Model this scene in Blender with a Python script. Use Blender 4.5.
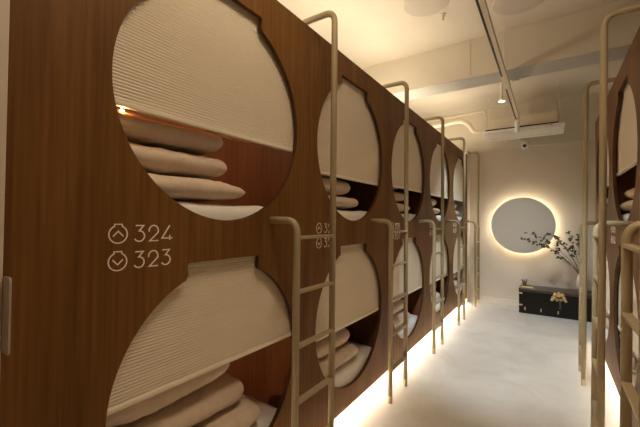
import bpy, bmesh, math, random
from mathutils import Vector, Matrix, noise

for o in list(bpy.data.objects):
    bpy.data.objects.remove(o, do_unlink=True)
sc = bpy.context.scene
COL = sc.collection
R = math.radians
rnd = random.Random(7)

# ------------------------------------------------------------------ camera, world, exposure
W, H, FPX = 640.0, 427.0, 343.39
YAW, PITCH, ROLL, CAMH = -33.82, 1.0328, 0.563, 1.22
fw = Vector((math.sin(R(YAW)) * math.cos(R(PITCH)), math.cos(R(YAW)) * math.cos(R(PITCH)), math.sin(R(PITCH))))
rt = fw.cross(Vector((0, 0, 1))).normalized()
up = rt.cross(fw)
c_, s_ = math.cos(R(ROLL)), math.sin(R(ROLL))
rt2, up2 = rt * c_ + up * s_, up * c_ - rt * s_
cd = bpy.data.cameras.new('camera')
cam = bpy.data.objects.new('camera', cd)
COL.objects.link(cam)
cam.matrix_world = Matrix(((rt2.x, up2.x, -fw.x, 0), (rt2.y, up2.y, -fw.y, 0), (rt2.z, up2.z, -fw.z, CAMH), (0, 0, 0, 1)))
cd.sensor_width = 36.0
cd.lens = FPX / W * 36.0
cd.clip_start = 0.02
sc.camera = cam

world = bpy.data.worlds.new('world')
sc.world = world
world.use_nodes = True
world.node_tree.nodes['Background'].inputs[0].default_value = (1.0, 0.86, 0.68, 1)
world.node_tree.nodes['Background'].inputs[1].default_value = 0.02
sc.view_settings.view_transform = 'Standard'
sc.view_settings.look = 'None'
sc.view_settings.gamma = 1.0
sc.view_settings.use_curve_mapping = False
sc.view_settings.exposure = 1.3

# light strengths (watts per m2-ish emission and spot watts)
E_TOP, E_UNDER, E_UNDER_R, E_HALO = 2.7, 29.0, 15.0, 13.0
E_FILL = 12.0
WARM = (1.0, 0.85, 0.62)
WARMW = (1.0, 0.88, 0.70)
SPOTC = (0.74, 0.88, 1.0)

# ------------------------------------------------------------------ key dimensions
XL, XR = -1.036, 0.3806         # aisle faces of the two pod rows
P = 1.0384                      # pod pitch
D = 5.7387                      # far wall
HC = 2.92                       # ceiling
TOP, BOT = 2.222, 0.068         # pod panel top and bottom
ZU, ZL, RC = 1.6446, 0.6178, 0.431
YN = -1.7                       # near wall

# ------------------------------------------------------------------ materials
def mat(name):
    m = bpy.data.materials.new(name)
    m.use_nodes = True
    nt = m.node_tree
    return m, nt, nt.nodes['Principled BSDF']

def plain(name, col, rough=0.5, metal=0.0, var=0.0, scale=12.0, bump=0.0, bscale=60.0, spec=None):
    m, nt, b = mat(name)
    b.inputs['Roughness'].default_value = rough
    b.inputs['Metallic'].default_value = metal
    if spec is not None:
        b.inputs['Specular IOR Level'].default_value = spec
    geo = nt.nodes.new('ShaderNodeNewGeometry')
    n = nt.nodes.new('ShaderNodeTexNoise')
    n.inputs['Scale'].default_value = scale
    n.inputs['Detail'].default_value = 5
    nt.links.new(geo.outputs['Position'], n.inputs['Vector'])
    r = nt.nodes.new('ShaderNodeValToRGB')
    r.color_ramp.elements[0].position = 0.3
    r.color_ramp.elements[1].position = 0.7
    r.color_ramp.elements[0].color = (*[c * (1 - var) for c in col], 1)
    r.color_ramp.elements[1].color = (*[min(1, c * (1 + var)) for c in col], 1)
    nt.links.new(n.outputs['Fac'], r.inputs[0])
    nt.links.new(r.outputs[0], b.inputs['Base Color'])
    if bump:
        n2 = nt.nodes.new('ShaderNodeTexNoise')
        n2.inputs['Scale'].default_value = bscale
        n2.inputs['Detail'].default_value = 6
        nt.links.new(geo.outputs['Position'], n2.inputs['Vector'])
        bp = nt.nodes.new('ShaderNodeBump')
        bp.inputs['Strength'].default_value = bump
        bp.inputs['Distance'].default_value = 0.01
        nt.links.new(n2.outputs['Fac'], bp.inputs['Height'])
        nt.links.new(bp.outputs[0], b.inputs['Normal'])
    return m

def wood(name, dark, light, rough=0.45, fine=1.0):
    m, nt, b = mat(name)
    geo = nt.nodes.new('ShaderNodeNewGeometry')
    def stretched(sx, sz, detail, dist):
        mp = nt.nodes.new('ShaderNodeMapping')
        mp.inputs['Scale'].default_value = (sx, sx, sz)
        nt.links.new(geo.outputs['Position'], mp.inputs['Vector'])
        n = nt.nodes.new('ShaderNodeTexNoise')
        n.inputs['Scale'].default_value = 1.0
        n.inputs['Detail'].default_value = detail
        n.inputs['Distortion'].default_value = dist
        nt.links.new(mp.outputs[0], n.inputs['Vector'])
        return n
    a = stretched(5 * fine, 0.7, 4, 0.6)
    g = stretched(75 * fine, 2.2, 6, 0.2)
    mix = nt.nodes.new('ShaderNodeMix')
    mix.data_type = 'FLOAT'
    mix.inputs[0].default_value = 0.5
    nt.links.new(a.outputs['Fac'], mix.inputs[2])
    nt.links.new(g.outputs['Fac'], mix.inputs[3])
    r = nt.nodes.new('ShaderNodeValToRGB')
    r.color_ramp.elements[0].position = 0.36
    r.color_ramp.elements[1].position = 0.64
    r.color_ramp.elements[0].color = (*dark, 1)
    r.color_ramp.elements[1].color = (*light, 1)
    nt.links.new(mix.outputs[0], r.inputs[0])
    nt.links.new(r.outputs[0], b.inputs['Base Color'])
    b.inputs['Roughness'].default_value = rough
    b.inputs['Specular IOR Level'].default_value = 0.12
    bp = nt.nodes.new('ShaderNodeBump')
    bp.inputs['Strength'].default_value = 0.15
    bp.inputs['Distance'].default_value = 0.002
    nt.links.new(g.outputs['Fac'], bp.inputs['Height'])
    nt.links.new(bp.outputs[0], b.inputs['Normal'])
    return m

def emit(name, col, s):
    m = bpy.data.materials.new(name)
    m.use_nodes = True
    nt = m.node_tree
    nt.nodes.remove(nt.nodes['Principled BSDF'])
    e = nt.nodes.new('ShaderNodeEmission')
    e.inputs[0].default_value = (*col, 1)
    e.inputs[1].default_value = s
    nt.links.new(e.outputs[0], nt.nodes['Material Output'].inputs[0])
    return m

M = {
    'wood': wood('walnut_veneer', (0.116, 0.048, 0.011), (0.218, 0.099, 0.026)),
    'edge': wood('walnut_edge', (0.06, 0.025, 0.010), (0.10, 0.045, 0.018)),
    'inner': wood('red_brown_wood', (0.17, 0.062, 0.026), (0.27, 0.11, 0.048)),
    'blind': plain('cream_pleated_fabric', (0.80, 0.69, 0.53), 0.9, var=0.01, scale=6),
    'rail': plain('cream_rail', (0.86, 0.76, 0.60), 0.5),
    'pole': plain('sand_painted_steel', (0.40, 0.315, 0.18), 0.5),
    'sock': plain('sand_rubber', (0.42, 0.33, 0.20), 0.6),
    'linen': plain('beige_linen', (0.68, 0.54, 0.41), 0.9, var=0.05, scale=25, bump=0.25, bscale=40),
    'sheet': plain('white_sheet', (0.84, 0.79, 0.72), 0.9, var=0.03, scale=20, bump=0.35, bscale=18),
    'sign': plain('cream_lettering', (0.95, 0.82, 0.70), 0.6),
    'copper': plain('copper_strip', (0.75, 0.33, 0.12), 0.35, 0.6),
    'wall': plain('painted_wall', (0.70, 0.62, 0.51), 0.85, var=0.02, scale=3, bump=0.05, bscale=25),
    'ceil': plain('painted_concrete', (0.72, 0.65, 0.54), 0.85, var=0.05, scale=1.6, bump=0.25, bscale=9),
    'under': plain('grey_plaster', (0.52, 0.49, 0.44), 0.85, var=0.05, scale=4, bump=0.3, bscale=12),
    'white': plain('white_metal', (0.85, 0.82, 0.77), 0.4),
    'acbox': plain('ivory_duct_casing', (0.80, 0.70, 0.54), 0.6),
    'handle': plain('grey_beige_metal', (0.42, 0.36, 0.29), 0.4),
    'black': plain('black_plastic', (0.01, 0.01, 0.01), 0.3),
    'lacquer': plain('black_lacquer', (0.010, 0.007, 0.005), 0.45, var=0.2, scale=10, spec=0.2),
    'lacquer_top': plain('dark_brown_lacquer', (0.05, 0.032, 0.02), 0.3, var=0.2, scale=10),
    'brass': plain('brass', (0.75, 0.55, 0.26), 0.35, 0.85),
    'tassel': plain('green_tassel', (0.03, 0.10, 0.07), 0.9),
    'disc': plain('grey_bronze_glass', (0.64, 0.58, 0.49), 0.5, spec=0.3),
    'greydisc': plain('pale_grey_disc', (0.60, 0.53, 0.45), 0.8),
    'leaf': plain('dark_leaf', (0.02, 0.035, 0.012), 0.5, var=0.4, scale=30),
    'leaf2': plain('yellow_green_leaf', (0.20, 0.22, 0.05), 0.5, var=0.3, scale=30),
    'twig': plain('brown_twig', (0.10, 0.06, 0.035), 0.8),
    'vase': plain('pale_ceramic', (0.68, 0.62, 0.54), 0.35),
    'burl': plain('brown_burl', (0.28, 0.17, 0.09), 0.8, var=0.3, scale=60),
    'door': plain('cream_door_paint', (0.62, 0.52, 0.40), 0.6),
    'ledtop': emit('warm_led', WARM, E_TOP),
    'ledunder': emit('warm_white_led', WARMW, E_UNDER),
    'ledunder_far': emit('warm_white_led_dim', WARMW, E_UNDER_R),
    'halo': emit('halo_led', (1.0, 0.87, 0.66), E_HALO),
    'ceiling_fill_glow': emit('ceiling_fill_glow', (1.0, 0.82, 0.60), E_FILL),
    'indicator': emit('indicator_glow', (1.0, 0.55, 0.25), 25.0),
    'bulb': emit('pod_fill_glow', (1.0, 0.66, 0.38), 1500.0),
    'lampface': emit('lamp_face', (1.0, 0.97, 0.92), 14.0),
}

def floor_material():
    m, nt, b = mat('microcement_floor')
    geo = nt.nodes.new('ShaderNodeNewGeometry')
    n = nt.nodes.new('ShaderNodeTexNoise')
    n.inputs['Scale'].default_value = 2.2
    n.inputs['Detail'].default_value = 8
    n.inputs['Roughness'].default_value = 0.62
    n.inputs['Distortion'].default_value = 0.7
    nt.links.new(geo.outputs['Position'], n.inputs['Vector'])
    r = nt.nodes.new('ShaderNodeValToRGB')
    r.color_ramp.elements[0].position = 0.30
    r.color_ramp.elements[1].position = 0.72
    r.color_ramp.elements[0].color = (0.53, 0.47, 0.39, 1)
    r.color_ramp.elements[1].color = (0.68, 0.63, 0.55, 1)
    nt.links.new(n.outputs['Fac'], r.inputs[0])
    nt.links.new(r.outputs[0], b.inputs['Base Color'])
    b.inputs['Roughness'].default_value = 0.42
    b.inputs['Specular IOR Level'].default_value = 0.35
    n2 = nt.nodes.new('ShaderNodeTexNoise')
    n2.inputs['Scale'].default_value = 5
    n2.inputs['Detail'].default_value = 5
    nt.links.new(geo.outputs['Position'], n2.inputs['Vector'])
    bp = nt.nodes.new('ShaderNodeBump')
    bp.inputs['Strength'].default_value = 0.12
    bp.inputs['Distance'].default_value = 0.01
    nt.links.new(n2.outputs['Fac'], bp.inputs['Height'])
    nt.links.new(bp.outputs[0], b.inputs['Normal'])
    return m
M['floor'] = floor_material()
DEPTH = 1.80

# ------------------------------------------------------------------ helpers
def mesh_obj(name, bm, m, parent=None, smooth=False, label=None):
    me = bpy.data.meshes.new(name)
    bmesh.ops.recalc_face_normals(bm, faces=bm.faces[:])
    if smooth:
        for f in bm.faces:
            f.smooth = True
    bm.to_mesh(me)
    bm.free()
    ms = m if isinstance(m, (list, tuple)) else [m]
    for x in ms:
        me.materials.append(M[x] if isinstance(x, str) else x)
    o = bpy.data.objects.new(name, me)
    COL.objects.link(o)
    if parent is not None:
        o.parent = parent
    if label:
        o['label'] = label
    if smooth:
        md = o.modifiers.new('wn', 'WEIGHTED_NORMAL') if False else None
    return o

def tag(o, label, cat, group=None):
    o['label'] = label
    o['category'] = cat
    if group:
        o['group'] = group
    return o

def struct(o):
    o['kind'] = 'structure'
    return o

def thing(name, loc, label, cat, group=None, rz=0.0):
    o = bpy.data.objects.new(name, None)
    o.empty_display_size = 0.1
    COL.objects.link(o)
    o.location = loc
    o.rotation_euler = (0, 0, rz)
    return tag(o, label, cat, group)

def dup_tree(o, parent=None):
    c = o.copy()
    COL.objects.link(c)
    c.parent = parent
    for ch in list(o.children):
        dup_tree(ch, c)
    return c

def box(bm, x0, x1, y0, y1, z0, z1, bev=0.0, seg=2):
    vs = [bm.verts.new((x, y, z)) for x in (x0, x1) for y in (y0, y1) for z in (z0, z1)]
    idx = [(0, 1, 3, 2), (4, 6, 7, 5), (0, 4, 5, 1), (2, 3, 7, 6), (0, 2, 6, 4), (1, 5, 7, 3)]
    fs = [bm.faces.new([vs[i] for i in f]) for f in idx]
    if bev:
        es = list({e for f in fs for e in f.edges})
        bmesh.ops.bevel(bm, geom=es, offset=bev, segments=seg, affect='EDGES', profile=0.5)

def bm_box(*a, **k):
    bm = bmesh.new()
    box(bm, *a, **k)
    return bm

def tube(bm, pts, r, seg=12, cap=True):
    pts = [Vector(p) for p in pts]
    rs = r if isinstance(r, (list, tuple)) else [r] * len(pts)
    t0 = (pts[1] - pts[0]).normalized()
    n = t0.orthogonal().normalized()
    rings = []
    prev = t0
    for i, p in enumerate(pts):
        t = (pts[min(i + 1, len(pts) - 1)] - pts[max(i - 1, 0)]).normalized()
        q = prev.rotation_difference(t)
        n = q @ n
        n = (n - t * n.dot(t)).normalized()
        b = t.cross(n)
        prev = t
        rings.append([bm.verts.new(p + (n * math.cos(2 * math.pi * k / seg) + b * math.sin(2 * math.pi * k / seg)) * rs[i]) for k in range(seg)])
    for a, c in zip(rings, rings[1:]):
        for k in range(seg):
            bm.faces.new((a[k], a[(k + 1) % seg], c[(k + 1) % seg], c[k]))
    if cap:
        bm.faces.new(rings[0][::-1])
        bm.faces.new(rings[-1])

def bm_tube(pts, r, seg=12):
    bm = bmesh.new()
    tube(bm, pts, r, seg)
    return bm

def lathe(bm, prof, origin=(0, 0, 0), axis='z', seg=32):
    o = Vector(origin)
    rings = []
    for r, h in prof:
        ring = []
        for k in range(seg):
            a = 2 * math.pi * k / seg
            if axis == 'z':
                v = Vector((r * math.cos(a), r * math.sin(a), h))
            elif axis == 'y':
                v = Vector((r * math.cos(a), h, r * math.sin(a)))
            else:
                v = Vector((h, r * math.cos(a), r * math.sin(a)))
            ring.append(bm.verts.new(o + v))
        rings.append(ring)
    for a, c in zip(rings, rings[1:]):
        for k in range(seg):
            bm.faces.new((a[k], a[(k + 1) % seg], c[(k + 1) % seg], c[k]))
    bm.faces.new(rings[0][::-1])
    bm.faces.new(rings[-1])

def bend(p0, corner, p1, rad, n=7):
    """points from p0 to p1 with a rounded corner"""
    p0, c, p1 = Vector(p0), Vector(corner), Vector(p1)
    a = c + (p0 - c).normalized() * rad
    b = c + (p1 - c).normalized() * rad
    out = [p0]
    for i in range(n + 1):
        t = i / n
        out.append(a * (1 - t) ** 2 + c * 2 * t * (1 - t) * 1.0 + b * t ** 2)
    out.append(p1)
    return out

# ------------------------------------------------------------------ the room
def struct_box(name, m, *a, **k):
    return struct(mesh_obj(name, bm_box(*a, **k), m))

struct_box('floor', 'floor', -3.1, 1.9, YN - .1, D + .1, -0.1, 0.0)
struct_box('ceiling', 'ceil', -3.1, 1.9, YN - .1, D + .1, HC, HC + .1)
struct_box('wall_far', 'wall', -3.1, 1.9, D, D + .1, 0.0, HC)
struct_box('wall_near', 'wall', -3.1, 1.9, YN - .1, YN, 0.0, HC)
struct_box('wall_left', 'wall', -3.1, -3.0, YN, D, 0.0, HC)
struct_box('wall_right', 'wall', 1.8, 1.9, YN, D, 0.0, HC)
struct_box('wall_left_return', 'wall', -3.0, -1.036, 5.525, D, 0.0, 2.30, bev=0.004)
struct_box('wall_left_front', 'wall', -3.0, -1.06, YN, 0.24, 0.0, HC)
struct_box('baseboard_far', 'wall', -1.036, 1.8, D - .014, D, 0.0, 0.075, bev=0.003)
# beam across the aisle, lintel above the far wall, shallow rib nearer the camera
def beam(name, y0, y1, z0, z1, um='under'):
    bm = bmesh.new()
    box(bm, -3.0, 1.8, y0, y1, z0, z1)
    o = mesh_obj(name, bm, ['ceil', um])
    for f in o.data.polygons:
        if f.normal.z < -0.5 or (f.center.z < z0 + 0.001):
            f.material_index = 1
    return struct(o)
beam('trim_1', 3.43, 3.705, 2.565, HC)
beam('trim_2', 5.705, D, 2.30, HC, 'ceil')
beam('trim_3', 1.9, 2.48, 2.895, HC, 'ceil')
struct(mesh_obj('trim_4', bm_box(-0.625, -0.617, 3.424, 3.43, 2.57, 2.91), 'ceil'))

# sliding door beside the first pod, with its pull handle
door = struct(mesh_obj('door_1', bm_box(-1.059, -1.030, -0.75, 0.2495, 0.01, 2.60, bev=0.002), 'door'))
hb = bmesh.new()
out = []
for qx, qz, a in ((-0.993, 1.077, 0), (-1.022, 1.077, 90), (-1.022, 0.923, 180), (-0.993, 0.923, 270)):
    out += [(qx + 0.008 * math.cos(R(a + t)), qz + 0.008 * math.sin(R(a + t))) for t in (0, 22, 45, 68, 90)]
fv = [[hb.verts.new((x, y, z)) for x, z in out] for y in (0.2498, 0.2538)]
hb.faces.new(fv[0]); hb.faces.new(fv[1][::-1])
for i in range(len(out)):
    k = (i + 1) % len(out)
    hb.faces.new((fv[0][i], fv[0][k], fv[1][k], fv[1][i]))
mesh_obj('door_handle', hb, 'handle', door, label='slim grey pull plate with rounded corners')

# ------------------------------------------------------------------ bunk pods
def jar_outline(zc, r, cap=0.175, rise=0.055, n=72):
    """circle with a flat raised neck, counter-clockwise"""
    zt = math.sqrt(r * r - cap * cap)
    a0 = math.atan2(zt, cap)
    pts = [(cap, zc + zt + rise)]
    # small fillet then flat top to the other shoulder
    pts = [(cap - 0.006, zc + zt + rise), (-cap + 0.006, zc + zt + rise), (-cap, zc + zt + rise - 0.006), (-cap + 0.004, zc + zt + 0.012), (-cap - 0.004, zc + zt - 0.004)]
    s = math.atan2(zt - 0.008, -cap - 0.012)
    e = 2 * math.pi + math.atan2(zt - 0.008, cap + 0.012)
    for i in range(n + 1):
        a = s + (e - s) * i / n
        pts.append((r * math.cos(a), zc + r * math.sin(a)))
    pts += [(cap + 0.004, zc + zt - 0.004), (cap - 0.004, zc + zt + 0.012), (cap, zc + zt + rise - 0.006)]
    return pts

def panel_mesh(x0, x1):
    bm = bmesh.new()
    def loop(pts):
        vs = [bm.verts.new((x, 0, z)) for x, z in pts]
        for a, b in zip(vs, vs[1:] + vs[:1]):
            bm.edges.new((a, b))
    loop([(x0, BOT), (x1, BOT), (x1, TOP), (x0, TOP)])
    loop(jar_outline(ZU, RC))
    loop(jar_outline(ZL, 0.4295))
    bmesh.ops.triangle_fill(bm, use_beauty=True, edges=bm.edges[:])
    for f in bm.faces[:]:
        f.material_index = 0
    ret = bmesh.ops.extrude_face_region(bm, geom=bm.faces[:])
    for v in [g for g in ret['geom'] if isinstance(g, bmesh.types.BMVert)]:
        v.co.y += 0.020
    bm.normal_update()
    for f in bm.faces:
        if abs(f.normal.y) < 0.5:
            f.material_index = 1
    return bm

def blind_mesh(ztop, zbot, hw=0.470):
    bm = bmesh.new()
    n = int((ztop - zbot) / 0.0051)
    prev = None
    for i in range(n + 1):
        z = ztop + (zbot - ztop) * i / n
        y = 0.030 + (0.0024 if i % 2 else 0.0)
        a, b = bm.verts.new((-hw, y, z)), bm.verts.new((hw, y, z))
        if prev:
            bm.faces.new((prev[0], a, b, prev[1]))
        prev = (a, b)
    # back sheet gives the fabric real thickness
    for (z0, z1) in ((ztop, zbot),):
        v = [bm.verts.new(c) for c in ((-hw, 0.040, z0), (hw, 0.040, z0), (hw, 0.040, z1), (-hw, 0.040, z1))]
        bm.faces.new(v)
    return bm

def ribbon(bm, pts, w=0.0046, closed=False, y0=-0.0012, y1=0.0):
    pts = [Vector((p[0], p[1])) for p in pts]
    n = len(pts)
    L, Rr = [], []
    for i, p in enumerate(pts):
        if closed:
            d1 = (p - pts[i - 1]).normalized()
            d2 = (pts[(i + 1) % n] - p).normalized()
        else:
            d1 = (p - pts[i - 1]).normalized() if i else (pts[1] - p).normalized()
            d2 = (pts[i + 1] - p).normalized() if i < n - 1 else d1
        t = (d1 + d2)
        t = t.normalized() if t.length > 1e-6 else d1
        nn = Vector((-t.y, t.x))
        k = max(0.45, nn.dot(Vector((-d1.y, d1.x))))
        L.append(p + nn * w / 2 / k)
        Rr.append(p - nn * w / 2 / k)
    q = []
    for l, r in zip(L, Rr):
        q.append([bm.verts.new((l.x, y0, l.y)), bm.verts.new((r.x, y0, r.y)), bm.verts.new((r.x, y1, r.y)), bm.verts.new((l.x, y1, l.y))])
    rng = range(n if closed else n - 1)
    for i in rng:
        a, b = q[i], q[(i + 1) % n]
        for k in range(4):
            bm.faces.new((a[k], b[k], b[(k + 1) % 4], a[(k + 1) % 4]))
    if not closed:
        bm.faces.new(q[0][::-1])
        bm.faces.new(q[-1])

def arc(cx, cz, rx, rz, a0, a1, n=14):
    return [(cx + rx * math.cos(R(a0 + (a1 - a0) * i / n)), cz + rz * math.sin(R(a0 + (a1 - a0) * i / n))) for i in range(n + 1)]

# each glyph in a box 0.8 wide, 1.0 high
GLYPH = {
    '3': [[(0.08, 1.0), (0.66, 1.0), (0.34, 0.66)] + arc(0.36, 0.33, 0.38, 0.33, 85, -150)],
    '2': [arc(0.40, 0.66, 0.36, 0.34, 190, -25) + [(0.10, 0.0), (0.78, 0.0)]],
    '4': [[(0.66, 1.0), (0.02, 0.14), (0.90, 0.14)], [(0.68, 0.34), (0.68, 0.0)]],
    '0': [arc(0.4, 0.5, 0.38, 0.5, 0, 350)],
    '1': [[(0.15, 0.8), (0.42, 1.0), (0.42, 0.0)]],
    '5': [[(0.70, 1.0), (0.22, 1.0), (0.16, 0.60)] + arc(0.36, 0.33, 0.37, 0.33, 115, -150)],
    '6': [[(0.55, 1.0), (0.10, 0.45)] + arc(0.42, 0.33, 0.35, 0.33, 160, -200)],
    '7': [[(0.05, 1.0), (0.76, 1.0), (0.28, 0.0)]],
    '8': [arc(0.4, 0.76, 0.26, 0.24, -90, 262), arc(0.4, 0.27, 0.34, 0.27, 90, 442)],
    '9': [arc(0.40, 0.67, 0.35, 0.33, 340, -20), [(0.73, 0.58), (0.30, 0.0)]],
}

def sign_mesh(x, z, text, upward):
    """round jar symbol with a chevron, then the digits; x is the edge the row starts from, z its centre"""
    bm = bmesh.new()
    r = 0.0255
    cx = x + r
    a0, a1 = 65, 115
    pts = arc(cx, z, r, r, 115, 425, 28)
    pts = [(cx - 0.0105, z + r + 0.0035)] + pts + [(cx + 0.0105, z + r + 0.0035)]
    ribbon(bm, pts, 0.0034, closed=True)
    s = 1 if upward else -1
    ribbon(bm, [(cx - 0.0145, z - 0.006 * s), (cx, z + 0.009 * s), (cx + 0.0145, z - 0.006 * s)], 0.0034)
    gx = x + 0.072
    for ch in text:
        for st in GLYPH[ch]:
            ribbon(bm, [(gx + px * 0.042, z - 0.023 + pz * 0.048) for px, pz in st], 0.0040)
        gx += 0.0435
    return bm

def make_pod(cy, side, lo, hi, zbu, zbl, nums, label, group, sign_x=-0.431):
    """side 'L': local x runs along +Y; side 'R': local x runs along -Y; local y runs into the pod"""
    if side == 'L':
        root = thing('sleeping_pod', (XL, cy, 0), label, 'sleeping pod', group, R(90))
    else:
        root = thing('sleeping_pod', (XR, cy, 0), label, 'sleeping pod', group, R(-90))
    depth = 1.85 if side == 'L' else 1.40
    mesh_obj('front_panel', panel_mesh(lo, hi), ['wood', 'edge'], root)
    dy = 0.0205
    # carcass
    hw = P / 2 - 0.001
    for s, nm in ((-1, 'side_wall'), (1, 'side_wall')):
        x0, x1 = (-hw, -hw + 0.012) if s < 0 else (hw - 0.012, hw)
        mesh_obj(nm, bm_box(x0, x1, dy, depth, 0.075, 2.17), 'inner', root)
    mesh_obj('rear_wall', bm_box(-hw + .0125, hw - .0125, depth - 0.012, depth, 0.075, 2.17), 'inner', root)
    mesh_obj('roof', bm_box(-hw + .0125, hw - .0125, dy, depth - .0125, 2.158, 2.17), 'inner', root)
    for zb in (1.12, 0.08):
        mesh_obj('bed_base', bm_box(-hw + .0125, hw - .0125, dy, depth - .0125, zb, zb + 0.05), 'inner', root)
    for zt, zb, nm in ((2.150, zbu, 'upper'), (1.112, zbl, 'lower')):
        b = mesh_obj('pleated_blind', blind_mesh(zt, zb + 0.018), 'blind', root)
        mesh_obj('bottom_rail', bm_box(-0.475, 0.475, 0.0208, 0.043, zb, zb + 0.017, bev=0.004), 'rail', b)
    # plinth the pod stands on, set back behind the light gap
    mesh_obj('plinth', bm_box(-hw, hw, 0.16, depth, 0.0, 0.0745), 'edge', root)
    for z, n, u in ((1.172, nums[0], True), (1.093, nums[1], False)):
        mesh_obj('room_number', sign_mesh(sign_x, z, n, u), 'sign', root, label='cream room number ' + n + ' beside a round arrow symbol')
    return root

def pillow_mesh(w, d, h, seed, wr=0.006, sx=1.0, end=12.0, nu=40, nv=26):
    bm = bmesh.new()
    def P3(u, v, s):
        au, av = abs(u), abs(v)
        t = max(0.0, (1 - au ** end)) ** 0.5 * max(0.0, (1 - av ** 7.0)) ** 0.5
        x = u * w / 2 * (1 - 0.05 * (1 - av ** 2) * au ** 3 * -0.4)
        y = v * d / 2
        # rounded plan corners
        k = (au ** 6) * (av ** 6)
        x *= (1 - 0.06 * k)
        y *= (1 - 0.06 * k)
        nz = noise.noise(Vector((x * 7 + seed, y * 9, s * 3.0))) + 0.6 * noise.noise(Vector((x * 17 + seed, y * 22 + 4, s * 5.0)))
        crease = abs(noise.noise(Vector((x * 9 + y * 14 + seed * 3, y * 3, 2.0 + s))))
        z = s * t * h / 2 + nz * wr * min(1, t * 2) - (0.25 - crease if crease < 0.25 else 0) * wr * 2.2 * min(1, t * 2) * s
        return Vector((x, y, z))
    grid = {}
    for s in (1, -1):
        for i in range(nu + 1):
            u = -math.cos(math.pi * i / nu)
            for j in range(nv + 1):
                v = -math.cos(math.pi * j / nv)
                edge = i in (0, nu) or j in (0, nv)
                if edge and s == -1:
                    grid[(s, i, j)] = grid[(1, i, j)]
                else:
                    grid[(s, i, j)] = bm.verts.new(P3(u, v, s))
    for s in (1, -1):
        for i in range(nu):
            for j in range(nv):
                f = [grid[(s, i, j)], grid[(s, i + 1, j)], grid[(s, i + 1, j + 1)], grid[(s, i, j + 1)]]
                bm.faces.new(f if s > 0 else f[::-1])
    return bm

def mattress_mesh(w, d, h, seed):
    """soft-edged pad under a wrinkled sheet, origin at its underside centre, front edge at y=0"""
    bm = bmesh.new()
    box(bm, -w / 2, w / 2, 0, d, 0, h)
    bmesh.ops.subdivide_edges(bm, edges=[e for e in bm.edges if abs(e.verts[0].co.z - e.verts[1].co.z) < 1e-6], cuts=34, use_grid_fill=True)
    bmesh.ops.subdivide_edges(bm, edges=[e for e in bm.edges if abs(e.verts[0].co.z - e.verts[1].co.z) > 1e-6], cuts=4, use_grid_fill=True)
    r = min(h * 0.5, 0.05)
    for v in bm.verts:
        x, y, z = v.co
        cx = max(-w / 2 + r, min(w / 2 - r, x))
        cy = max(r, min(d - r, y))
        cz = max(r * 0.4, min(h - r, z))
        dlt = Vector((x - cx, y - cy, z - cz))
        if dlt.length > 1e-6:
            f = min(1.0, r / dlt.length) if dlt.length > r else 1.0
            v.co = Vector((cx, cy, cz)) + dlt * f
        if z > h * 0.3:
            n = noise.noise(Vector((x * 9 + seed, y * 9, z * 4))) * 0.007 + noise.noise(Vector((x * 22 + y * 10 + seed, y * 12, 1))) * 0.005
            v.co.z += n
            v.co.y += n * 0.5
    return bm

lpods = [  # upper blind bottom, lower blind bottom, numbers
    (1.553, 0.648, ('324', '323')),
    (1.476, 0.553, ('326', '325')),
    (1.496, 0.556, ('328', '327')),
    (1.497, 0.543, ('330', '329')),
    (1.502, 0.528, ('332', '331')),
]
LC = [0.906 + P * k for k in range(5)]
LLAB = ['brown two-level sleeping pod with jar-shaped openings numbered 324 and 323, by the cream door',
        'brown two-level sleeping pod numbered 326 and 325, next along from pod 324',
        'brown two-level sleeping pod numbered 328 and 327, in the middle of the long row',
        'brown two-level sleeping pod numbered 330 and 329, one before the end of the long row',
        'brown two-level sleeping pod at the far end of the long row beside the end wall']
for k, (zu, zl, nums) in enumerate(lpods):
    lo = -P / 2 if k else 0.2505 - LC[0]
    hi = P / 2 if k < 4 else 5.522 - LC[4]
    make_pod(LC[k], 'L', lo + (0.0004 if k else 0), hi - 0.0004, zu, zl, nums, LLAB[k], 'sleeping pods of the long row')

RCY = [2.84 + P * k for k in (-1, 0, 1)]
RLAB = ['brown sleeping pod across the aisle, beside the closest ladder at the picture edge',
        'brown sleeping pod across the aisle whose narrow arched blind shows between the ladders',
        'brown sleeping pod across the aisle at the end by the black chest']
for k, cy in enumerate(RCY):
    make_pod(cy, 'R', -P / 2 + 0.0004, P / 2 - 0.0004, 1.56 if k == 1 else 1.53, 0.46, (('313', '312'), ('315', '314'), ('317', '316'))[k],
             RLAB[k], 'sleeping pods across the aisle', sign_x=-0.61 + 0.10)

# bedding -----------------------------------------------------------
GR_P = 'beige pillows stacked inside the pods'
GR_M = 'mattresses in the pods'
pil_protos = [mesh_obj('pillow', pillow_mesh(0.60, 0.42, 0.115, s * 5.3, 0.010, end=(4.5, 12, 8, 12)[s]), 'linen', smooth=True) for s in range(4)]
mat_protos = [mesh_obj('mattress', mattress_mesh(0.90, 1.72, 0.112, s * 3.1), 'sheet', smooth=True) for s in range(2)]
used = set()
def place(proto, loc, rz, label, cat, group, tilt=(0, 0), sc_=(1, 1, 1)):
    o = proto if proto.name not in used else proto.copy()
    if proto.name in used:
        COL.objects.link(o)
    used.add(proto.name)
    o.location = loc
    o.rotation_euler = (R(tilt[0]), R(tilt[1]), rz)
    o.scale = sc_
    return tag(o, label, cat, group)

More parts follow.
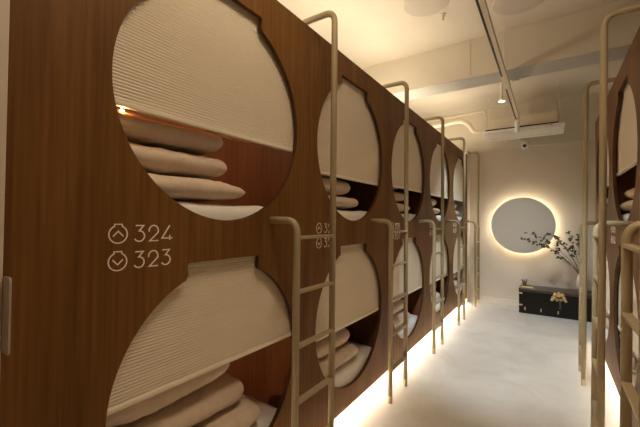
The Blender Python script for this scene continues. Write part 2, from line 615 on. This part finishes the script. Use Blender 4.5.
ORD = ['bottom', 'middle', 'top']
def bed(side, cy, level, zfloor, ztop, stack, where, mlabel, mi=0):
    # stack: list of (end_x_local, thickness, y_front) from bottom to top, local x as read from the aisle
    rz = R(90) if side == 'L' else R(-90)
    X0 = XL if side == 'L' else XR
    sg = 1 if side == 'L' else -1
    def world(lx, ly, z):
        return (X0 - ly, cy + lx, z) if side == 'L' else (X0 + ly, cy - lx, z)
    place(mat_protos[mi], world(0, 0.026, zfloor + 0.001), rz, mlabel, 'mattress', GR_M, sc_=(1, 1 if side == 'L' else 0.75, (ztop - zfloor - 0.004) / 0.112))
    z = ztop + 0.006
    zb_ = 1.46 if level == 'upper' else 0.52
    for i, (ex, th, yf, dp) in enumerate(stack):
        w = 0.60 * dp
        cx = ex - w / 2
        d = 0.42
        place(pil_protos[(i + mi + (0 if level == 'upper' else 1)) % 4], world(cx, (yf if z + th > zb_ else 0.030) + d / 2, z + th / 2), rz,
              '%s beige pillow of the stack in %s' % (ORD[i] if len(stack) == 3 else ORD[2 * i], where), 'pillow', GR_P,
              tilt=(0, 0), sc_=(dp, 1, th * 0.90 / 0.115))
        z += th * 1.0
for k in range(5):
    up_n, lo_n = lpods[k][2]
    w_u = 'pod %s' % up_n if k < 4 else 'the upper end pod of the long row'
    w_l = 'pod %s' % lo_n if k < 4 else 'the lower end pod of the long row'
    c = LC[k]
    if k == 0:
        bed('L', c, 'upper', 1.17, 1.280, [(0.150, 0.092, 0.062, 1.0), (0.075, 0.100, 0.064, .88), (0.055, 0.105, 0.066, .86)], w_u,
            'white wrinkled mattress sheet showing at the bottom of opening %s' % up_n, 0)
        bed('L', c, 'lower', 0.13, 0.285, [(0.26, 0.125, 0.065, 1.15), (0.185, 0.125, 0.060, 1.05), (0.10, 0.15, 0.058, .90)], w_l,
            'pale mattress under the pillows in opening %s' % lo_n, 1)
    else:
        n3 = 3 if k < 3 else 2
        bed('L', c, 'upper', 1.17, 1.285, [(0.15, 0.085, 0.055, .95), (0.08, 0.110, 0.055, .85), (-0.02, 0.10, 0.055, .75)][:n3], w_u,
            'white mattress at the bottom of %s' % ('opening ' + up_n if k < 4 else 'the upper end opening of the long row'), k % 2)
        bed('L', c, 'lower', 0.13, 0.285, [(0.16, 0.105, 0.055, 1.0), (0.09, 0.125, 0.055, .92), (0.02, 0.10, 0.055, .8)][:n3], w_l,
            'white mattress in %s' % ('opening ' + lo_n if k < 4 else 'the lower end opening of the long row'), (k + 1) % 2)
for k, cy in enumerate(RCY[1:]):
    nm = ('across the aisle between the ladders', 'across the aisle by the chest')[k]
    bed('R', cy, 'upper', 1.17, 1.285, [(-0.05, 0.085, 0.06, .7), (-0.12, 0.09, 0.06, .6)], 'the upper pod ' + nm, 'white mattress in the upper pod ' + nm, k)
    bed('R', cy, 'lower', 0.13, 0.25, [(-0.05, 0.10, 0.06, .7), (-0.12, 0.10, 0.06, .6)], 'the lower pod ' + nm, 'white mattress in the lower pod ' + nm, 1 - k)

for (zz, nm, dz_) in ((1.95, '324', 0), (0.95, '323', 0)):  # added lamps hidden in the first pod to lighten its interior
    rl = thing('pod_fill_light', (-1.95, LC[0] - P / 2 + 0.0135, zz), 'small added warm fill light hidden inside pod ' + nm, 'reading light', 'added fill lights inside the first pod')
    bm = bmesh.new()
    lathe(bm, [(0.014, 0.0), (0.014, 0.012), (0.011, 0.016)], axis='y', seg=16)
    mesh_obj('fitting', bm, 'brass', rl)
    bm = bmesh.new()
    lathe(bm, [(0.010, 0.0165), (0.008, 0.022)], axis='y', seg=16)
    mesh_obj('bulb', bm, 'bulb', rl)
# copper coloured light channel seen under the first raised blind
cs = thing('copper_rod', (-1.087, LC[0], 1.549), 'copper coloured rod under the raised blind of pod 324', 'rod')
mesh_obj('rod', bm_tube([(0, -0.500, -0.012), (0, 0.500, 0.014)], 0.006, 10), 'copper', cs, smooth=True)
bm = bmesh.new()
lathe(bm, [(0.004, 0), (0.006, 0.004), (0.004, 0.008)], (0.012, -0.383, -0.010), seg=12)
mesh_obj('indicator_bulb', bm, 'indicator', cs, label='tiny glowing bulb')

# ------------------------------------------------------------------ ladders
TR = 0.0158
RUNGS = [1.142, 0.912, 0.681, 0.446, 0.212]
def make_ladder(off, label, group):
    """origin on the floor below the short rail; local x to the tall rail, local y into the pods, front face at y = off"""
    root = thing('bunk_ladder', (0, 0, 0), label, 'ladder', group)
    wd = 0.289
    # tall rail: up, over the top of the panel, down to the pod roof
    pts = bend((wd, 0, 0.05), (wd, 0, 2.262), (wd, off + 0.03, 2.262), 0.060, 8)
    pts = pts[:-1] + bend(pts[-1], (wd, off + 0.06, 2.262), (wd, off + 0.06, 2.171), 0.03, 5)[1:]
    mesh_obj('tall_rail', bm_tube(pts, TR, 16), 'pole', root, smooth=True)
    pts = bend((0, 0, 0.05), (0, 0, 1.216), (0, off - 0.001, 1.216), 0.060, 8)
    mesh_obj('short_rail', bm_tube(pts, TR, 16), 'pole', root, smooth=True)
    for x in (0, wd):
        bm = bmesh.new()
        lathe(bm, [(0.0135, 0.0), (0.0148, 0.003), (0.0148, 0.05)], (x, 0, 0.0), seg=16)
        mesh_obj('foot', bm, 'sock', root, smooth=False)
    for z in RUNGS:
        mesh_obj('rung', bm_box(0.008, wd - 0.008, -0.014, 0.014, z - 0.007, z + 0.007, bev=0.003), 'pole', root)
    return root

GL, GRR = 'sand coloured ladders along the long row', 'sand coloured ladders across the aisle'
lad = make_ladder(XL * -1 - 0.8905, '', GL)
LL = ['sand coloured tubular ladder between pods 324 and 326, the largest along the long row',
      'sand coloured tubular ladder between pods 326 and 328',
      'sand coloured tubular ladder between pods 328 and 330',
      'sand coloured tubular ladder between pod 330 and the end pod of the long row',
      'sand coloured tubular ladder at the end of the long row, against the end wall']
for k in range(5):
    o = lad if k == 0 else dup_tree(lad)
    o.location = (-0.8905, 1.155 + P * k + (0.02 if k == 4 else 0), 0)
    o.rotation_euler = (0, 0, R(90))
    tag(o, LL[k], 'ladder', GL)
lad = make_ladder(XR - 0.205 - 0.0135, '', GRR)
RL = ['sand coloured ladder cut by the picture edge across the aisle, the closest one',
      'sand coloured ladder across the aisle with the tallest pole, second from the picture edge',
      'sand coloured ladder across the aisle in front of the black chest']
for k in range(3):
    o = lad if k == 0 else dup_tree(lad)
    o.location = (0.205, 1.463 + P * k + (0.085 if k == 0 else 0), 0)
    o.rotation_euler = (R(-0.6), 0, R(-90))
    tag(o, RL[k], 'ladder', GRR)

# ------------------------------------------------------------------ LED strips
def strip(name, m, label, *a):
    return tag(mesh_obj(name, bm_box(*a), m), label, 'light strip')
strip('led_strip', 'ledtop', 'warm light strip hidden on top of the long pod row', -1.56, -1.21, 0.26, 5.50, 2.1705, 2.182)
strip('led_strip', 'ledunder', 'warm white light strip glowing under the long pod row', -1.100, -1.085, 0.26, 5.50, 0.060, 0.0745)
strip('led_strip', 'ledunder_far', 'warm white light strip glowing under the pods across the aisle', 0.430, 0.445, RCY[0] - P / 2 + .01, RCY[2] + P / 2 - .01, 0.060, 0.0745)

# ------------------------------------------------------------------ round wall light
hl = thing('halo_wall_light', (-0.3292, D, 1.1677), 'large round grey disc on the end wall with a glowing halo', 'wall light')
bm = bmesh.new()
lathe(bm, [(0.390, -0.106), (0.3954, -0.102), (0.3954, -0.094), (0.390, -0.090)], axis='y', seg=96)
mesh_obj('disc', bm, 'disc', hl)
bm = bmesh.new()
lathe(bm, [(0.30, -0.0895), (0.30, -0.0005)], axis='y', seg=64)
mesh_obj('backing', bm, 'white', hl)
bm = bmesh.new()
tube(bm, [(0.322 * math.cos(a), -0.062, 0.322 * math.sin(a)) for a in [2 * math.pi * i / 96 for i in range(97)]], 0.006, 8)
mesh_obj('led_ring', bm, 'halo', hl, smooth=True, label='glowing ring behind the disc')

# ------------------------------------------------------------------ chest and what stands on it
CX0, CX1, CY0, CY1, CH = -0.354, 0.62, 5.345, 5.705, 0.326
ch = thing('chest', ((CX0 + CX1) / 2, (CY0 + CY1) / 2, 0), 'long low black lacquered chest with brass fittings against the end wall', 'chest')
def rel(*a):
    cx, cy = (CX0 + CX1) / 2, (CY0 + CY1) / 2
    return (a[0] - cx, a[1] - cx, a[2] - cy, a[3] - cy, a[4], a[5])
mesh_obj('body', bm_box(*rel(CX0 + .004, CX1 - .004, CY0 + .004, CY1, 0.0, 0.288), bev=0.003), 'lacquer', ch)
mesh_obj('lid', bm_box(*rel(CX0, CX1, CY0, CY1, 0.290, CH), bev=0.004), 'lacquer_top', ch, label='dark brown lid')
for x in (-0.279, -0.10, 0.085, 0.30, 0.48):
    bm = bmesh.new()
    box(bm, *rel(x - .006, x + .006, CY0 - .004, CY0 + .005, 0.045, 0.085), bev=0.002)
    mesh_obj('hasp', bm, 'brass', ch, label='small brass hasp')
for z in (0.10, 0.255):
    for s in (0, 1):
        bm = bmesh.new()
        x0, x1 = (CX0 - .001, CX0 + .045) if s == 0 else (CX1 - .045, CX1 + .001)
        box(bm, *rel(x0, x1, CY0 - .001, CY0 + .006, z, z + 0.018), bev=0.002)
        xs = CX0 if s == 0 else CX1
        box(bm, *rel(xs - .001, xs + .005, CY0 - .001, CY0 + .05, z, z + 0.018), bev=0.002)
        mesh_obj('corner_bracket', bm, 'brass', ch, label='brass corner bracket')
# gilded lock plate: lobed flower with rosettes
bm = bmesh.new()
ox, oz = 0.092, 0.262
cxr = ox - (CX0 + CX1) / 2
yr = CY0 - (CY0 + CY1) / 2
for (dx, dz, r) in ((0, 0, .034), (-.055, -.012, .026), (.055, -.012, .026), (-.04, .030, .024), (.04, .030, .024), (-.072, -.042, .020), (.072, -.042, .020), (0, .042, .024), (-.02, -.04, .018), (.02, -.04, .018)):
    lathe(bm, [(r * .15, -.018), (r * .6, -.017), (r * .85, -.012), (r, -.004), (r, .004)], (cxr + dx, yr, oz + dz), axis='y', seg=14)
mesh_obj('lock_plate', bm, 'brass', ch, smooth=True, label='lobed gilt lock plate')
bm = bmesh.new()
tube(bm, [(cxr - .028, yr - .022, oz), (cxr, yr - .030, oz - .008), (cxr + .028, yr - .022, oz)], 0.007, 8)
mesh_obj('padlock', bm, 'black', ch, smooth=True, label='dark bar padlock')
bm = bmesh.new()
lathe(bm, [(.004, 0.05), (.010, .04), (.012, .025), (.016, -.06), (.004, -.062)], (cxr + .012, yr - .022, 0.175), seg=12)
mesh_obj('tassel', bm, 'tassel', ch, smooth=True, label='green tassel hanging from the lock')

bm = bmesh.new()
box(bm, -0.325, -0.185, 5.44, 5.50, CH + 0.0005, CH + 0.012, bev=0.003)
tr = tag(mesh_obj('tray', bm, 'brass'), 'small flat brass tray lying on the chest lid', 'tray')
bm = bmesh.new()
for i in range(9):
    a = i * 2.4
    tube(bm, [(-0.30 + .010 * math.cos(a), 5.60 + .010 * math.sin(a), CH + .001), (-0.30 + .02 * math.cos(a), 5.60 + .02 * math.sin(a), CH + .05), (-0.30 + .035 * math.cos(a), 5.60 + .03 * math.sin(a), CH + .075 + .012 * (i % 3))], [.008, .009, .003], 7)
tag(mesh_obj('wooden_ornament', bm, 'burl', smooth=True), 'small brown knobbly ornament on the chest by the wall', 'ornament')

VX, VY = 0.335, 5.53
bm = bmesh.new()
lathe(bm, [(.030, 0), (.040, .004), (.056, .06), (.058, .12), (.046, .19), (.028, .235), (.030, .262), (.024, .262), (.022, .235), (.02, .20)], (VX, VY, CH), seg=28)
tag(mesh_obj('vase', bm, 'vase', smooth=True), 'pale ceramic vase on the black chest holding leafy branches', 'vase')
tips = [(-0.335, 0.985, 5.47, 'reaching furthest across the round disc'), (-0.27, 1.06, 5.50, 'crossing the middle of the round disc'), (-0.17, 0.93, 5.44, 'low over the rim of the disc'),
        (-0.02, 1.06, 5.52, 'ending just beside the round disc'), (0.08, 0.99, 5.46, 'rising gently between disc and ladder'), (0.19, 1.09, 5.55, 'rising steeply beside the ladder'), (0.30, 1.06, 5.48, 'standing almost upright behind the ladder')]
for i, (tx, tz, ty, desc) in enumerate(tips):
    rr = random.Random(40 + i)
    root_p = Vector((VX + (i - 3) * 0.004, VY, CH + 0.20))
    tip = Vector((tx, ty, tz))
    ctrl = Vector((VX - 0.03 - 0.36 * (VX - tx), VY - .01, tz - 0.04 - 0.02 * i))
    stem = []
    for j in range(15):
        t = j / 14
        p = root_p * (1 - t) ** 2 + ctrl * 2 * t * (1 - t) + tip * t ** 2
        p += Vector((rr.uniform(-1, 1), rr.uniform(-1, 1), rr.uniform(-1, 1))) * 0.006 * (t > 0)
        stem.append(p)
    base = Vector((VX, VY, CH))
    bt = thing('leafy_branch', base, 'thin leafy branch in the vase, ' + desc, 'branch', 'leafy branches in the vase')
    bm = bmesh.new()
    tube(bm, [p - base for p in stem], [0.0038 - 0.0028 * j / 14 for j in range(15)], 6)
    lf, l2 = bmesh.new(), 0
    side = []
    for j in range(6, 14, 2):
        p = stem[j]
        q = p + Vector((rr.uniform(-.07, .05), rr.uniform(-.04, .04), rr.uniform(-.03, .07)))
        tube(bm, [p - base, (p + q) / 2 - base + Vector((0, 0, .008)), q - base], [.002, .0016, .001], 5)
        side += [q, (p + q) / 2]
    mesh_obj('twig', bm, 'twig', bt, smooth=True)
    spots_ = side + [stem[j] for j in (9, 11, 12, 13, 14)]
    for p in spots_:
        for _ in range(rr.choice((1, 2, 3))):
            dr = Vector((rr.uniform(-1, 1), rr.uniform(-.8, .8), rr.uniform(-.6, .9))).normalized()
            L = rr.uniform(.026, .046)
            sd = dr.cross(Vector((rr.uniform(-.5, .5), 1, rr.uniform(-.5, .5)))).normalized() * L * 0.36
            nrm = dr.cross(sd).normalized() * 0.003
            a = p - base
            v = [lf.verts.new(a), lf.verts.new(a + dr * L * .45 + sd + nrm), lf.verts.new(a + dr * L), lf.verts.new(a + dr * L * .45 - sd + nrm), lf.verts.new(a + dr * L * .5)]
            for tri in ((0, 1, 4), (1, 2, 4), (2, 3, 4), (3, 0, 4)):
                f = lf.faces.new([v[t] for t in tri])
                f.material_index = 1 if (rr.random() < 0.25) else 0
    mesh_obj('leaves', lf, ['leaf', 'leaf2'], bt)

# ------------------------------------------------------------------ ceiling services
ac = thing('air_conditioner', (-0.30, 5.25, 2.40), 'long white air conditioner hung below the ceiling at the end of the aisle', 'air conditioner')
mesh_obj('duct_casing', bm_box(-0.375, 0.375, -0.12, 0.30, 0.047, 0.195, bev=0.004), 'acbox', ac, label='ivory upper casing')
mesh_obj('grille_panel', bm_box(-0.452, 0.452, -0.22, 0.36, 0.0, 0.024, bev=0.006), 'white', ac, label='white lower panel')
mesh_obj('shadow_gap', bm_box(-0.42, 0.385, -0.19, 0.32, 0.0245, 0.0465), 'black', ac, label='dark gap between casing and panel')
for y in (-0.16, 0.24):
    mesh_obj('air_outlet', bm_box(-0.40, 0.40, y - 0.02, y + 0.02, -0.003, 0.0005, bev=0.001), 'acbox', ac)
for x in (-0.40, 0.40):
    bm = bm_tube([(x, -0.05, 0.03), (x, -0.05, HC - 2.40 - 0.0005)], 0.005, 8)
    mesh_obj('hanging_rod', bm, 'acbox', ac, smooth=True)
bm = bmesh.new()
box(bm, 0.300, 0.330, -0.2205, -0.219, 0.009, 0.016)
mesh_obj('status_light', bm, 'black', ac)

def smooth_path(pts, n=8):
    pts = [Vector(p) for p in pts]
    out = []
    for i in range(len(pts) - 1):
        p0, p1, p2, p3 = pts[max(i - 1, 0)], pts[i], pts[i + 1], pts[min(i + 2, len(pts) - 1)]
        for j in range(n):
            t = j / n
            out.append(0.5 * ((2 * p1) + (-p0 + p2) * t + (2 * p0 - 5 * p1 + 4 * p2 - p3) * t * t + (-p0 + 3 * p1 - 3 * p2 + p3) * t ** 3))
    out.append(pts[-1])
    return out
tag(mesh_obj('air_pipe', bm_tube(smooth_path([(-2.6, 5.2, 2.60), (-1.7, 5.2, 2.63), (-1.30, 5.2, 2.645), (-1.08, 5.2, 2.655), (-0.97, 5.2, 2.60), (-0.90, 5.2, 2.50), (-0.83, 5.2, 2.464), (-0.680, 5.2, 2.462)]), 0.032, 14), 'acbox', smooth=True),
    'thick cream insulated pipe curving down into the air conditioner', 'pipe')
tag(mesh_obj('drain_pipe', bm_tube(smooth_path([(-2.6, 5.42, 2.76), (-1.4, 5.42, 2.79), (-0.85, 5.42, 2.81), (-0.78, 5.42, 2.79), (-0.76, 5.42, 2.72), (-0.76, 5.42, 2.50), (-0.755, 5.42, 2.47), (-0.68, 5.42, 2.47)]), 0.013, 10), 'acbox', smooth=True),
    'thin cream pipe bending down behind the thick insulated pipe', 'pipe')

# track rails
def track(y0, y1, label):
    t = thing('track_rail', (-0.338, y0, 2.5), label, 'track light rail', 'ceiling track rails')
    L = y1 - y0
    mesh_obj('housing', bm_box(-0.020, 0.024, 0, L, 0.0, 0.034, bev=0.002), 'acbox', t)
    mesh_obj('slot', bm_box(-0.020, -0.006, 0.01, L - 0.01, -0.0012, 0.0002), 'black', t, label='black slot along the rail')
    for yy in ((0.35, L - 0.10) if L > 1.2 else (0.25,)):
        yb = y0 + yy
        zc = 2.895 if 1.9 < yb < 2.48 else HC
        mesh_obj('hanger', bm_tube([(0.012, yy, 0.034), (0.012, yy, zc - 2.5 - 0.0005)], 0.003, 8), 'white', t, smooth=True)
    return t
track(0.6, 3.40, 'long white ceiling track rail with a black slot, running up to the beam')
track(3.44 + .29, 4.93, 'short white ceiling track rail beyond the beam, ending at the air conditioner')
jb = bmesh.new()
box(jb, -0.365, -0.311, 3.41, 3.72, 2.505, 2.532, bev=0.003)
tag(mesh_obj('rail_coupler', jb, 'acbox'), 'cream coupler joining the two track rails under the beam', 'rail coupler')
jb = bmesh.new()
box(jb, -0.300, -0.235, 3.7055, 3.75, 2.56, 2.61, bev=0.006)
tag(mesh_obj('junction_box', jb, 'acbox'), 'small cream box on the beam beside the track rail', 'junction box')

def spot_light(name, parent, loc, target, watts, size, blend, col, radius=0.04):
    ld = bpy.data.lights.new(name, 'SPOT')
    ld.energy = watts
    ld.spot_size = R(size)
    ld.spot_blend = blend
    ld.color = col
    ld.shadow_soft_size = radius
    lo = bpy.data.objects.new(name, ld)
    COL.objects.link(lo)
    lo.parent = parent
    d = Vector(target) - (Vector(loc) + Vector(parent.location))
    lo.location = loc
    lo.rotation_euler = d.to_track_quat('-Z', 'Y').to_euler()
    return lo

# cylinder spot at the end of the track and two spots on the long rail, above the picture
def track_spot(y, tz, label, target, watts, size, col=SPOTC):
    t = thing('track_spotlight', (-0.338, y, 2.4995), label, 'spotlight')
    mesh_obj('stem', bm_tube([(0, 0, 0), (0, 0, -0.03)], 0.008, 10), 'white', t, smooth=True)
    bm = bmesh.new()
    lathe(bm, [(0.020, -0.03), (0.026, -0.034), (0.026, -tz), (0.021, -tz), (0.020, -tz + .012)], seg=20)
    mesh_obj('lamp_body', bm, 'white', t)
    if watts:
        spot_light('lamp_beam', t, (0, 0, -tz - 0.01), target, watts, size, 0.9, col)
    return t
track_spot(4.90, 0.17, 'white cylinder spotlight at the end of the track rail', (0, 0, 0), 0, 0)
track_spot(1.55, 0.17, 'white cylinder spotlight on the long track rail above the aisle', (-0.25, 3.7, 0), 85.0, 55)

pl = thing('ceiling_fill_light', (-0.12, 0.75, HC), 'added round warm fill light, out of view above the aisle by pod 324', 'fill light')  # added fill lamp out of view, brightens the pod fronts and blinds
bm = bmesh.new()
lathe(bm, [(0.27, 0), (0.27, -0.05), (0.25, -0.05), (0.25, -0.045)], seg=48)
mesh_obj('lamp_housing', bm, 'white', pl)
bm = bmesh.new()
lathe(bm, [(0.248, -0.0455), (0.248, -0.052)], seg=48)
mesh_obj('diffuser', bm, 'ceiling_fill_glow', pl)
dl = thing('ceiling_downlight', (-0.468, 4.50, HC), 'small round lit downlight hanging beside the track rail end', 'downlight')
bm = bmesh.new()
lathe(bm, [(0.016, 0), (0.016, -0.25), (0.030, -0.262), (0.034, -0.295), (0.031, -0.295), (0.031, -0.288)], seg=28)
mesh_obj('lamp_housing', bm, 'acbox', dl)
bm = bmesh.new()
lathe(bm, [(0.029, -0.2885), (0.029, -0.294)], seg=28)
mesh_obj('lamp_lens', bm, 'lampface', dl, label='glowing white lens')
spot_light('lamp_beam', dl, (0, 0, -0.30), (-0.40, 4.75, 0), 48.0, 100, 0.9, SPOTC, 0.02)

cc = thing('dome_camera', (-0.296, 5.705, 2.335), 'small white dome security camera at the top of the end wall', 'security camera')
bm = bmesh.new()
lathe(bm, [(0.052, 0.0), (0.052, -0.03), (0.046, -0.055), (0.030, -0.07)], (0, 0, 0), axis='y', seg=24)
mesh_obj('mount', bm, 'white', cc, smooth=False)
bm = bmesh.new()
lathe(bm, [(0.045, 0.02), (0.050, 0.0), (0.046, -0.028), (0.030, -0.050), (0.008, -0.058)], (0, -0.05, -0.025), axis='z', seg=24)
mesh_obj('housing', bm, 'white', cc, smooth=True)
bm = bmesh.new()
lathe(bm, [(0.024, 0.0), (0.022, -0.010), (0.012, -0.016)], (0, -0.093, -0.045), axis='y', seg=20)
mesh_obj('lens', bm, 'black', cc, smooth=True, label='black lens')

for (x, y, r, zz, lb) in ((-0.19, 3.00, 0.19, HC, 'pale grey round disc on the ceiling beside the track rail'),
                      (-0.80, 2.655, 0.17, HC, 'pale grey round disc on the ceiling nearer the long pod row')):
    bm = bmesh.new()
    lathe(bm, [(r, 0), (r, -0.006), (r * .96, -0.012), (r * .6, -0.016)], (x, y, zz), seg=48)
    tag(mesh_obj('ceiling_disc', bm, 'greydisc', smooth=False), lb, 'ceiling disc', 'round ceiling discs')
bm = bmesh.new()
lathe(bm, [(0.018, 0), (0.018, -0.008), (0.009, -0.012), (0.009, -0.055), (0.014, -0.06)], (-0.728, 2.873, HC), seg=14)
tag(mesh_obj('ceiling_anchor', bm, 'acbox', smooth=False), 'small cream anchor stub on the bare ceiling before the beam', 'anchor')
